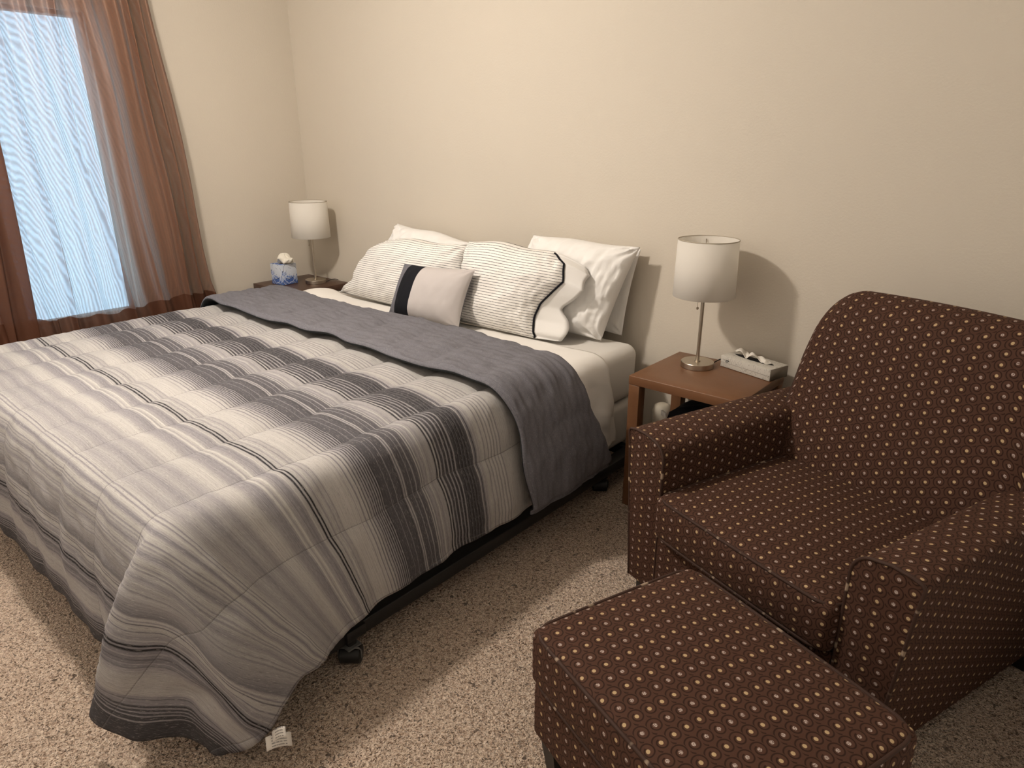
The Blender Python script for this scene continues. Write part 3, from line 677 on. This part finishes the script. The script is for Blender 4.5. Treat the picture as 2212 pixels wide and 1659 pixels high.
def striped(label, q, open_right, seed, **kw):
    e, o, f, r_, nrm, c, UV = pillow('striped_pillow', label, M_TICK, *q, group=G_P, seed=seed, thick=.150, back=.22, bow=.01, wr=.0065, corner=3.0, **kw)
    i = -3 if open_right else 2; ed = -1 if open_right else 0; sx = 1 if open_right else -1
    # loop at the open end: front edge, bottom to top, then back edge
    F = f[i]; Bk = r_[i]; n = len(F)
    loop = np.concatenate([F, Bk[::-1]], 0)
    out = (f[ed].mean(0)-f[ed-8*sx if open_right else 8].mean(0)); out[1:] *= .3; out /= np.linalg.norm(out)
    m = 9; t = np.linspace(0, 1, m)
    zc = loop[:, 2].mean(); mid = (F+Bk)/2; midl = np.concatenate([mid, mid[::-1]], 0)
    G = np.zeros((m, len(loop), 3)); ph = np.linspace(0, 2*np.pi, len(loop))
    tt = np.linspace(0, 1, n); tl = np.concatenate([tt, tt[::-1]])
    reach = .115+.035*np.sin(tl*7.5+seed)-.05*np.exp(-((tl-.42)/.10)**2)
    for k in range(m):
        sq = 1-.80*t[k]**.8
        p = midl+(loop-midl)*sq+out*(reach*t[k])[:, None]
        p[:, 2] += -.045*t[k]**1.5*np.clip((tl-.3)/.7, 0, 1)
        p += nrm*(.008*t[k]*np.sin(tl*13+seed))[:, None]
        p[:, 2] = np.maximum(p[:, 2], .574)
        G[k] = p
    if not open_right:
        keep = np.where((tl[n:] > .38) & (tl[n:] < .66))[0]+n
        G = G[:, keep]-nrm*.012; G[:, :, 0] -= .012
    b = MB(); b.grid(G-c, None, wrap_j=False)
    h = b.build('case_hem', M_WHITE2, e, weld=False); h['label'] = 'plain white hem of the pillowcase'
    sm = h.modifiers.new('thickness', 'SOLIDIFY'); sm.thickness = .0015
    ln_ = G[0][:n][2:-2] if open_right else G[2]
    b = MB(); b.tube(ln_+nrm*.003+out*.002-c, .0042, 8); pp = b.build('piping', M_BLACK, e); pp['label'] = 'black piping'
    return e
striped('right one of two white pillows with thin dark stripes, black piping at its right end',
        [(1.705, -.268, .950), (2.245, -.268, .940), (2.215, -.365, .570), (1.715, -.365, .570)], True, 31, warp=(1, (-1, -.55, -.2, .35, .75, 1), (-.02, -.035, -.015, .075, .055, -.035)), sag=.022)
striped('left one of two white pillows with thin dark stripes, its lower left corner slumped flat',
        [(1.115, -.268, .905), (1.690, -.268, .915), (1.705, -.365, .570), (.765, -.335, .570)], False, 44, warp=(-1, (-1, -.5, 0, .6, 1), (.02, -.02, .02, .03, -.02)), sag=.02)
ac = [(1.466, -.462, .828), (1.918, -.452, .852), (1.874, -.522, .592), (1.444, -.564, .592)]
f, r_, UV, nrm, AB = pillow_surf(*ac, .115, seed=52, wr=.0015, bow=.06, back=.4)
c = (f.mean((0, 1))+r_.mean((0, 1)))/2; c[2] = min(f[..., 2].min(), r_[..., 2].min())
e = empty('accent_pillow', tuple(c), 0, 'small rectangular cushion in grey, black and taupe panels, in front of the striped pillows', 'cushion')
i1, i2 = 11, 22
def seam_split(k0, k1, m, nm, lab):
    b = MB(); b.grid((f-c)[k0:k1+1], UV[k0:k1+1])
    o = b.build(nm, m, e, weld=False); o['label'] = lab
seam_split(0, i1, M_GREY, 'left_panel', 'grey chambray panel'); seam_split(i1, i2, M_BLACK, 'middle_panel', 'black panel'); seam_split(i2, len(f)-1, M_TAUPE, 'right_panel', 'light taupe panel')
b = MB(); b.grid(r_-c, UV, flip=True); b.build('back_panel', M_GREY, e, weld=False)

# ------------------------------------------------------------------ nightstands, lamps, tissue boxes
TZ = .545
def nightstand(x0, y0, w, d, m, label):
    e = empty('nightstand', (x0+w/2, y0+d/2, 0), 0, label, 'nightstand', 'nightstands either side of the bed')
    b = MB(); b.box((0, 0, TZ-.0175), (w/2, d/2, .0175), .002, 1); b.build('tabletop', m, e)
    for sx in (-1, 1):
        for sy in (-1, 1):
            b = MB(); b.box((sx*(w/2-.0235), sy*(d/2-.0235), (TZ-.035)/2), (.0225, .0225, (TZ-.036)/2), .002, 1); b.build('leg', m, e)
    return e
nightstand(2.702, -.452, .436, .398, M_WOOD, 'reddish brown wooden nightstand between the bed and the armchair')
nightstand(.018, -.452, .436, .398, M_WOOD2, 'dark brown wooden nightstand in the corner beyond the bed')
def lamp(x, y, label, crot):
    e = empty('table_lamp', (x, y, TZ), 0, label, 'table lamp', 'matching table lamps')
    b = MB(); b.lathe([(0, 0), (.0605, 0), (.0622, .0015), (.0622, .0205), (.0610, .0222), (0, .0222)], 56); b.build('base', M_STEEL, e, auto=30)
    b = MB(); b.lathe([(0, .022), (.011, .0222), (.011, .026), (.0068, .027), (.0068, .37), (.010, .371), (.010, .395), (0, .395)], 24); b.build('pole', M_STEEL, e, auto=30)
    zb, zt, rb, rt = .278, .487, .1143, .1098
    b = MB(); b.lathe([(rb-.0012, zb), (rb, zb+.0005), (rt, zt-.0005), (rt-.0012, zt), (rt-.0022, zt-.001), (rb-.0022, zb+.001), (rb-.0012, zb)], 72)
    sh = b.build('lamp_shade', M_SHADE, e)
    b = MB(); th = np.linspace(0, 2*np.pi, 72, endpoint=False)
    b.tube(np.stack([(rt-.0006)*np.cos(th), (rt-.0006)*np.sin(th), np.full(72, zt)], -1), .0019, 6, True)
    b.build('shade_rim', M_SHADETRIM, sh)
    b = MB()
    for a in (0, 2.09, 4.19): b.tube([(.009*math.cos(a), .009*math.sin(a), .372), (.06*math.cos(a), .06*math.sin(a), .395), ((rt-.003)*math.cos(a), (rt-.003)*math.sin(a), zt-.012)], .0015, 6)
    b.build('shade_spider', M_STEEL, sh)
    cx, cy = rot2(.018, 0, crot)
    b = MB(); b.tube([(cx*.55, cy*.55, .385), (cx, cy, .375), (cx, cy, .235)], .0009, 6); 
    ch = b.build('pull_chain', M_STEEL, e)
    b = MB(); b.lathe([(0, -.0055), (.003, -.0046), (.0055, 0), (.003, .0046), (0, .0055)], 16, (cx, cy, .230)); b.build('pull_ball', M_STEEL, ch)
    b = MB(); tt = np.linspace(0, 1, 14)
    b.tube(np.stack([.036+.012*np.sin(tt*2.6), .050+.085*tt, .004+.010*np.sin(tt*np.pi)], -1), .0022, 6); b.build('cord', M_BLACKWOOD, e)
    return e
lamp(2.847, -.190, 'brushed nickel stick lamp with white drum shade on the right nightstand beside the armchair', math.radians(-150))
lamp(.299, -.190, 'brushed nickel stick lamp with white drum shade on the far left nightstand', math.radians(-140))

def tissue_sheet(kind, seed):
    n1, n2 = 26, 22; a = np.linspace(0, 1, n1); w = np.linspace(-1, 1, n2); A, W = np.meshgrid(a, w, indexing='ij')
    return A, W
def card_mat_blue():
    t = NT('blue_floral_printed_card', .45, .3); o = t.uv(); s = t.sep(o)
    big = t.noise(o, 16, 3, .65, .6)
    up_ = t.m_('ADD', big, t.m_('MULTIPLY', s[1], -3.2))
    c = t.mix(t.noise(o, 25, 2), (.50, .56, .66), (.64, .66, .70))
    c = t.mix(t.ramp(up_, [(.48, 0.0), (.58, .6)]), c, (.22, .32, .60))
    c = t.mix(t.ramp(t.m_('ADD', t.noise(o, 26, 3, .7, 1.0), t.m_('MULTIPLY', s[1], -3.4)), [(.56, 0.0), (.60, 1.0)]), c, (.07, .14, .40))
    rg = t.n('ShaderNodeTexWave', wave_type='RINGS', rings_direction='SPHERICAL'); t.set(rg.inputs[0], t.scale(o, (1, .8, 1))); rg.inputs['Scale'].default_value = 19; rg.inputs['Distortion'].default_value = 5; rg.inputs['Detail'].default_value = 1; rg.inputs['Detail Scale'].default_value = 1.2
    c = t.mix(t.m_('MULTIPLY', t.ramp(rg.outputs['Fac'], [(.90, 0.0), (.96, .85)]), t.ramp(up_, [(.40, 0.0), (.50, 1.0)])), c, (.66, .72, .82))
    rg2 = t.n('ShaderNodeTexWave', wave_type='RINGS', rings_direction='SPHERICAL'); t.set(rg2.inputs[0], t.scale(o, (1.2, 1, 1))); rg2.inputs['Scale'].default_value = 10; rg2.inputs['Distortion'].default_value = 8; rg2.inputs['Detail Scale'].default_value = 1.7; rg2.inputs['Phase Offset'].default_value = 2
    c = t.mix(t.m_('MULTIPLY', t.ramp(rg2.outputs['Fac'], [(.975, 0.0), (.99, 1.0)]), t.m_('GREATER_THAN', t.noise(o, 22, 1), .50)), c, (.015, .02, .06))
    t.color(c); return t.m
def card_mat_grey():
    t = NT('grey_scroll_printed_card', .5, .3); o = t.uv()
    rg = t.n('ShaderNodeTexWave', wave_type='RINGS', rings_direction='SPHERICAL'); t.set(rg.inputs[0], o); rg.inputs['Scale'].default_value = 34; rg.inputs['Distortion'].default_value = 9; rg.inputs['Detail Scale'].default_value = 2.0; rg.inputs['Detail'].default_value = 1
    c = t.mix(t.m_('MULTIPLY', t.ramp(rg.outputs['Fac'], [(.86, 0.0), (.95, .55)]), t.m_('GREATER_THAN', t.noise(o, 30, 2), .47)), (.54, .51, .45), (.24, .22, .19))
    t.color(c); return t.m
M_TISSUE = fabric('white_tissue_paper', (.80, .76, .66), .02)
M_TISSUE2 = fabric('white_tissue_paper_bright', (.74, .70, .63), .02)
M_CARD_SIDE = plain('plain_brown_card_end', (.20, .165, .125), .6)
M_INK = plain('black_print', (.01, .01, .012), .5)
# cube box on the far nightstand
e = empty('tissue_box', (.168, -.322, TZ), math.radians(3), 'blue and white floral cube tissue box on the far left nightstand', 'tissue box')
b = MB(); b.box((0, 0, .0625), (.0545, .0545, .0615), .002, 1); b.build('carton', card_mat_blue(), e)
b = MB(); th = np.linspace(0, 2*np.pi, 32, endpoint=False); b.poly(np.stack([.036*np.cos(th), .022*np.sin(th), np.full(32, .1245)], -1)); b.build('opening', M_CARD_SIDE, e)
th = np.linspace(0, 2*np.pi, 44, endpoint=False); ph = np.linspace(-.5*np.pi, .5*np.pi, 22)
PH, TH = np.meshgrid(ph, th, indexing='ij')
lump = 1+.10*np.sin(3*TH+2*PH)+.07*np.sin(7*TH-3*PH+1)+.05*np.sin(11*TH+5*PH)
rad_ = np.cos(PH)**.75*lump
px = .026+.060*rad_*np.cos(TH)+.010*np.sin(PH*2); py = -.004+.036*rad_*np.sin(TH)
pz = .150+.027*np.sin(PH)*(1+.12*np.sin(5*TH))+.010*np.sin(px*70)-.10*np.clip(px-.045, 0, 1)
neck = np.clip(-np.sin(PH)-.2, 0, 1); px = px*(1-.55*neck)-.010*neck; py = py*(1-.5*neck); pz = np.maximum(pz, .1262)
b = MB(); b.grid(np.stack([px, py, pz], -1), wrap_j=True); b.build('tissue', M_TISSUE, e)
# flat box on the right nightstand
e = empty('tissue_box', (3.036, -.108, TZ), math.radians(-15.5), 'flat grey patterned tissue box on the right nightstand behind the lamp', 'tissue box')
L2, W2, H2 = .112, .052, .046
CG = card_mat_grey()
b = MB(); b.box((0, 0, H2/2+.0006), (L2, W2, H2/2-.0006), .0015, 1); b.build('carton', CG, e)
b = MB(); b.box((L2+.0004, 0, H2/2), (.0004, W2-.002, H2/2-.002), 0); b.build('carton_end', M_CARD_SIDE, e)['label'] = 'plain brown end panel'
b = MB(); th = np.linspace(0, 2*np.pi, 40, endpoint=False); b.poly(np.stack([.086*np.cos(th), .017*np.sin(th), np.full(40, H2+.0008)], -1)); b.build('opening', M_INK, e)
A, W = tissue_sheet(0, 0)
px = -.088+.158*A; py = .004+W*(.012+.010*np.sin(A*9)**2)+.006*np.sin(A*11)
pz = H2+.002+(.020*np.abs(np.sin(A*7.5+.4))+.010*np.sin(A*17+W*2))*np.sin(np.clip(A*3.0+.25, 0, 3.14))**.7*(1-.35*np.abs(W))+.012*(1-A)**4
b = MB(); b.grid(np.stack([px, py, np.maximum(pz, H2+.0015)], -1)); o = b.build('tissue', M_TISSUE2, e, weld=False)
sm = o.modifiers.new('thickness', 'SOLIDIFY'); sm.thickness = .0012
b = MB(); t_ = np.linspace(-.2, 5.4, 22)
b.tube(np.stack([-.082+.0075*np.cos(t_)*(1+.25*np.cos(t_)), np.full(22, -W2-.0002), .027+.0042*np.sin(t_)], -1), .0011, 6)
b.tube([(-.086, -W2-.0002, .0275), (-.074, -W2-.0002, .0285)], .0010, 6); b.build('printed_mark', M_INK, e)['label'] = 'small black printed oval mark'
for zz in (.0195,):
    b = MB(); b.box((0, -W2-.0001, zz), (L2-.002, .0003, .0004), 0); b.build('flap_line', M_CARD_SIDE, e)

# things under the right nightstand
e = empty('tote_bag', (2.925, -.225, 0), 0, 'black fabric bag with a small white tag standing under the right nightstand', 'bag')
b = MB(); n = 40; th = np.linspace(0, 2*np.pi, n, endpoint=False)
rings = []
for z_, k in ((.0, .9), (.004, 1.0), (.10, 1.02), (.22, 1.0), (.34, .98), (.385, .90), (.402, .70), (.408, .3)):
    rx, ry = .155*k, .105*k; p = 3.5
    cx = np.sign(np.cos(th))*np.abs(np.cos(th))**(2/p); sy = np.sign(np.sin(th))*np.abs(np.sin(th))**(2/p)
    tilt = np.where(z_ > .3, 1, 0)*.022
    rings.append(np.stack([rx*cx, ry*sy, z_+tilt*cx*k+.006*np.sin(th*5+z_*20)*(z_ > .05)], -1))
rings = np.array(rings); rings[:, :, 2] = np.maximum(rings[:, :, 2], 0.001)
b.grid(rings, wrap_j=True, flip=True); b.poly(rings[0][::-1]); b.poly(rings[-1]); b.build('bag_body', M_BLACK, e)
b = MB(); b.box((-.135, -.098, .372), (.016, .004, .010), .001, 1, R=np.array(Matrix.Rotation(math.radians(-35), 3, 'Z'))); b.build('hang_tag', M_WHITE, e)['label'] = 'small white tag'
e = MB(); e.lathe([(0, 0), (.036, 0), (.040, .004), (.043, .20), (.042, .27), (.034, .298), (.018, .306), (0, .307)], 40)
o = e.build('canister', plain('cream_plastic', (.50, .45, .36), .5)); o.location = (2.654, -.075, 0)
tag(o, 'rounded cream canister on the floor between the bed and the right nightstand', 'canister')

# ------------------------------------------------------------------ armchair and ottoman
CH = (2.987, -.912, 0); CA = math.radians(-19.5)
ch = empty('armchair', CH, CA, 'brown armchair upholstered in a dot and scroll pattern, right of the bed', 'armchair')
def arm(side):
    """side 0 left, 1 right; profile in x-z, outer edge welted, inner edge rolled"""
    w_ = .150; prof = []
    prof += [(0, .070), (0, .20), (0, .35), (0, .50), (-.002, .556)]
    prof += [(.004, .5635), (.03, .5685), (.07, .5695), (.10, .563)]
    for a in np.linspace(math.radians(75), 0, 8): prof.append((.098+.052*math.cos(a), .508+.055*math.sin(a)))
    prof += [(.150, .44), (.150, .30), (.150, .070)]
    prof = np.array(prof)
    # resample
    d = np.r_[0, np.cumsum(np.linalg.norm(np.diff(prof, axis=0), axis=1))]
    ds = np.unique(np.r_[d, np.linspace(0, d[-1], 60)]); pr = np.stack([np.interp(ds, d, prof[:, 0]), np.interp(ds, d, prof[:, 1])], -1)
    pr[:, 0] += .034*np.clip((.55-pr[:, 1])/.48, 0, 1)*np.clip(1-pr[:, 0]/.15, 0, 1)
    if side: pr[:, 0] = .890-pr[:, 0]
    ys = np.linspace(0, .80, 40)
    P = np.zeros((len(ys), len(pr), 3)); P[..., 0] = pr[None, :, 0]; P[..., 2] = pr[None, :, 1]; P[..., 1] = ys[:, None]
    P[..., 2] += (.006*np.sin(ys*3.2))[:, None]*(P[..., 2] > .45)
    UV = np.stack(np.meshgrid(ys, ds, indexing='ij'), -1); UV = UV[..., ::-1] if False else UV
    b = MB(); b.grid(P, UV, flip=bool(side))
    o1 = b
    # front face, slightly domed, built as rows between the two sides of the outline
    half = len(pr)
    zs = np.linspace(0, 1, 30)
    def col(t, x):  # x in 0..1 across the arm
        top_in = np.interp(x, *(lambda q: (q[:, 0], q[:, 1]))(prof_top_sorted))
        return top_in
    pt = prof[4:17]; prof_top_sorted = pt[np.argsort(pt[:, 0])]
    xs = np.linspace(0, 1, 16)*w_
    tops = np.interp(xs, prof_top_sorted[:, 0], prof_top_sorted[:, 1])
    F = np.zeros((16, 30, 3)); F[..., 0] = xs[:, None]; F[..., 2] = .070+(tops[:, None]-.070)*zs[None]; 
    F[..., 1] = -.006*np.sin(np.linspace(0, np.pi, 16))[:, None]*np.sin(np.linspace(0, np.pi, 30))[None]**.3
    F[..., 0] += .034*np.clip((.55-F[..., 2])/.48, 0, 1)*np.clip(1-F[..., 0]/.15, 0, 1)
    UVF_ = F[..., [0, 2]].copy()
    if side: F[..., 0] = .890-F[..., 0]
    b.grid(F, UVF_, flip=bool(side))
    Bk = F.copy(); Bk[..., 1] = .80; b.grid(Bk, UVF_, flip=not side)
    o = b.build('arm', M_CHAIR, ch, weld=True)
    b = MB(); ol = pr.copy(); b.tube(np.stack([ol[:, 0], np.full(len(ol), .001), ol[:, 1]], -1), .0042, 8); 
    b.tube([(pr[5, 0], y_, .5615+.006*math.sin(y_*3.2)) for y_ in np.linspace(0, .80, 30)], .0040, 8)
    b.build('piping', M_PIPING, o)
    return o
arm(0); arm(1)
# base rail
b = MB(); b.box((.445, .409, .178), (.298, .411, .108), .014, 4, crown=.0); b.build('base', M_CHAIR, ch)
# seat cushion with boxing and welts
def cushion(name, c, h, r, crown, parent, bulge=.012, mat=M_CHAIR, pipe_low=True, yf=0):
    b = MB(); b.box(c, h, r, 5, crown=crown, crown_side=bulge); o = b.build(name, mat, parent)
    def ring(z, k=0.0):
        pts = []; hx, hy = h[0]-.004, h[1]-.004; rc = .045
        for cx_, cy_, a0 in ((1, 1, 0), (-1, 1, 90), (-1, -1, 180), (1, -1, 270)):
            for a in np.radians(np.linspace(a0, a0+90, 7)): pts.append((cx_*(hx-rc)+rc*math.cos(a), cy_*(hy-rc)+rc*math.sin(a)))
        pts = np.array(pts); q = []
        m = len(pts)
        for i in range(m):
            p0, p1 = pts[i], pts[(i+1) % m]; k_ = max(1, int(np.linalg.norm(p1-p0)/.03))
            for t_ in range(k_): q.append(p0+(p1-p0)*t_/k_)
        q = np.array(q); q[:, 0] *= 1+bulge*.35*np.clip(1-(q[:, 1]/h[1])**4, 0, 1)/h[0]; q[:, 1] *= 1+bulge*.35*np.clip(1-(q[:, 0]/h[0])**4, 0, 1)/h[1]
        return np.stack([q[:, 0]+c[0], q[:, 1]+c[1], np.full(len(q), z)], -1)
    b = MB(); b.tube(ring(c[2]+h[2]-r*.30), .0042, 8, True)
    if pipe_low: b.tube(ring(c[2]-h[2]+r*.30), .0042, 8, True)
    b.build('piping', M_PIPING, o); return o
cushion('seat_cushion', (.446, .262, .352), (.288, .290, .066), .020, .022, ch, .014)
# backrest
zs0 = .30
path = np.array([(.50, .30), (.507, .40), (.530, .50), (.565, .62), (.600, .74), (.630, .84), (.655, .895), (.690, .930), (.730, .943), (.772, .930), (.805, .89), (.822, .82), (.835, .60), (.84, .30), (.84, .10)])
d = np.r_[0, np.cumsum(np.linalg.norm(np.diff(path, axis=0), axis=1))]; ds = np.linspace(0, d[-1], 90)
py_, pz_ = cr(d, path[:, 0], ds), cr(d, path[:, 1], ds)
XB0, XB1, RC = .098, .792, .115
e_ = RC*(1-np.cos(np.linspace(0, np.pi/2, 14)))
xs = np.r_[XB0+e_[:-1], np.linspace(XB0+RC, XB1-RC, 24), (XB1-e_[:-1])[::-1]]
P = np.zeros((len(xs), len(ds), 3)); UV = np.zeros((len(xs), len(ds), 2))
for i, x_ in enumerate(xs):
    de = min(x_-XB0, XB1-x_); drop = RC-math.sqrt(max(0, RC**2-(RC-de)**2)) if de < RC else 0
    drop += .012*((x_-.445)/.35)**2
    k = (.943-drop-zs0)/(.943-zs0)
    zz = np.where(pz_ > zs0, zs0+(pz_-zs0)*k, pz_)
    P[i, :, 0] = x_; P[i, :, 2] = zz; P[i, :, 1] = py_-.012*np.sin(np.clip((x_-XB0)/(XB1-XB0), 0, 1)*np.pi)*(ds < d[6])
    # lean with the lowered top, so that the edge keeps its curve
    UV[i, :, 0] = x_; UV[i, :, 1] = ds
b = MB(); b.grid(P, UV)
nc = len(ds)
for e_i in (0, -1):
    q = P[e_i]; b.poly(q if e_i == 0 else q[::-1], q[:, 1:])
o = b.build('backrest', M_CHAIR, ch)
for e_i in (0, -1):
    b = MB(); b.tube(P[e_i][6:66]+np.array([.001 if e_i == 0 else -.001, -.001, .001]), .0042, 8); b.build('piping', M_PIPING, o)
for lx, ly in ((.06, .06), (.83, .06), (.06, .74), (.83, .74)):
    b = MB(); b.box((lx, ly, .035), (.026, .026, .035), .003, 1); b.build('leg', M_BLACKWOOD, ch)

# ottoman, standing square in front of the armchair
ox, oy = .730, -.392; wx, wy = rot2(ox, oy, CA)
ot = empty('ottoman', (CH[0]+wx, CH[1]+wy, 0), CA, 'brown ottoman in the same dot and scroll fabric in front of the armchair', 'ottoman')
cushion('top_cushion', (0, 0, .337), (.285, .228, .068), .018, .016, ot, .010)
b = MB(); b.box((0, 0, .195), (.281, .224, .073), .016, 4, crown_side=.004); b.build('base', M_CHAIR, ot)
for sx in (-1, 1):
    for sy in (-1, 1):
        b = MB(); G = []
        for z_, k in ((.0, .62), (.06, .80), (.125, 1.0)):
            s_ = .027*k; cx_, cy_ = sx*(.268-.027-(1-k)*.012), sy*(.211-.027-(1-k)*.012)
            G.append([(cx_-s_, cy_-s_, z_), (cx_+s_, cy_-s_, z_), (cx_+s_, cy_+s_, z_), (cx_-s_, cy_+s_, z_)])
        b.grid(np.array(G), wrap_j=True); b.poly(G[0][::-1]); b.poly(G[-1]); b.build('leg', M_BLACKWOOD, ot, smooth=False)
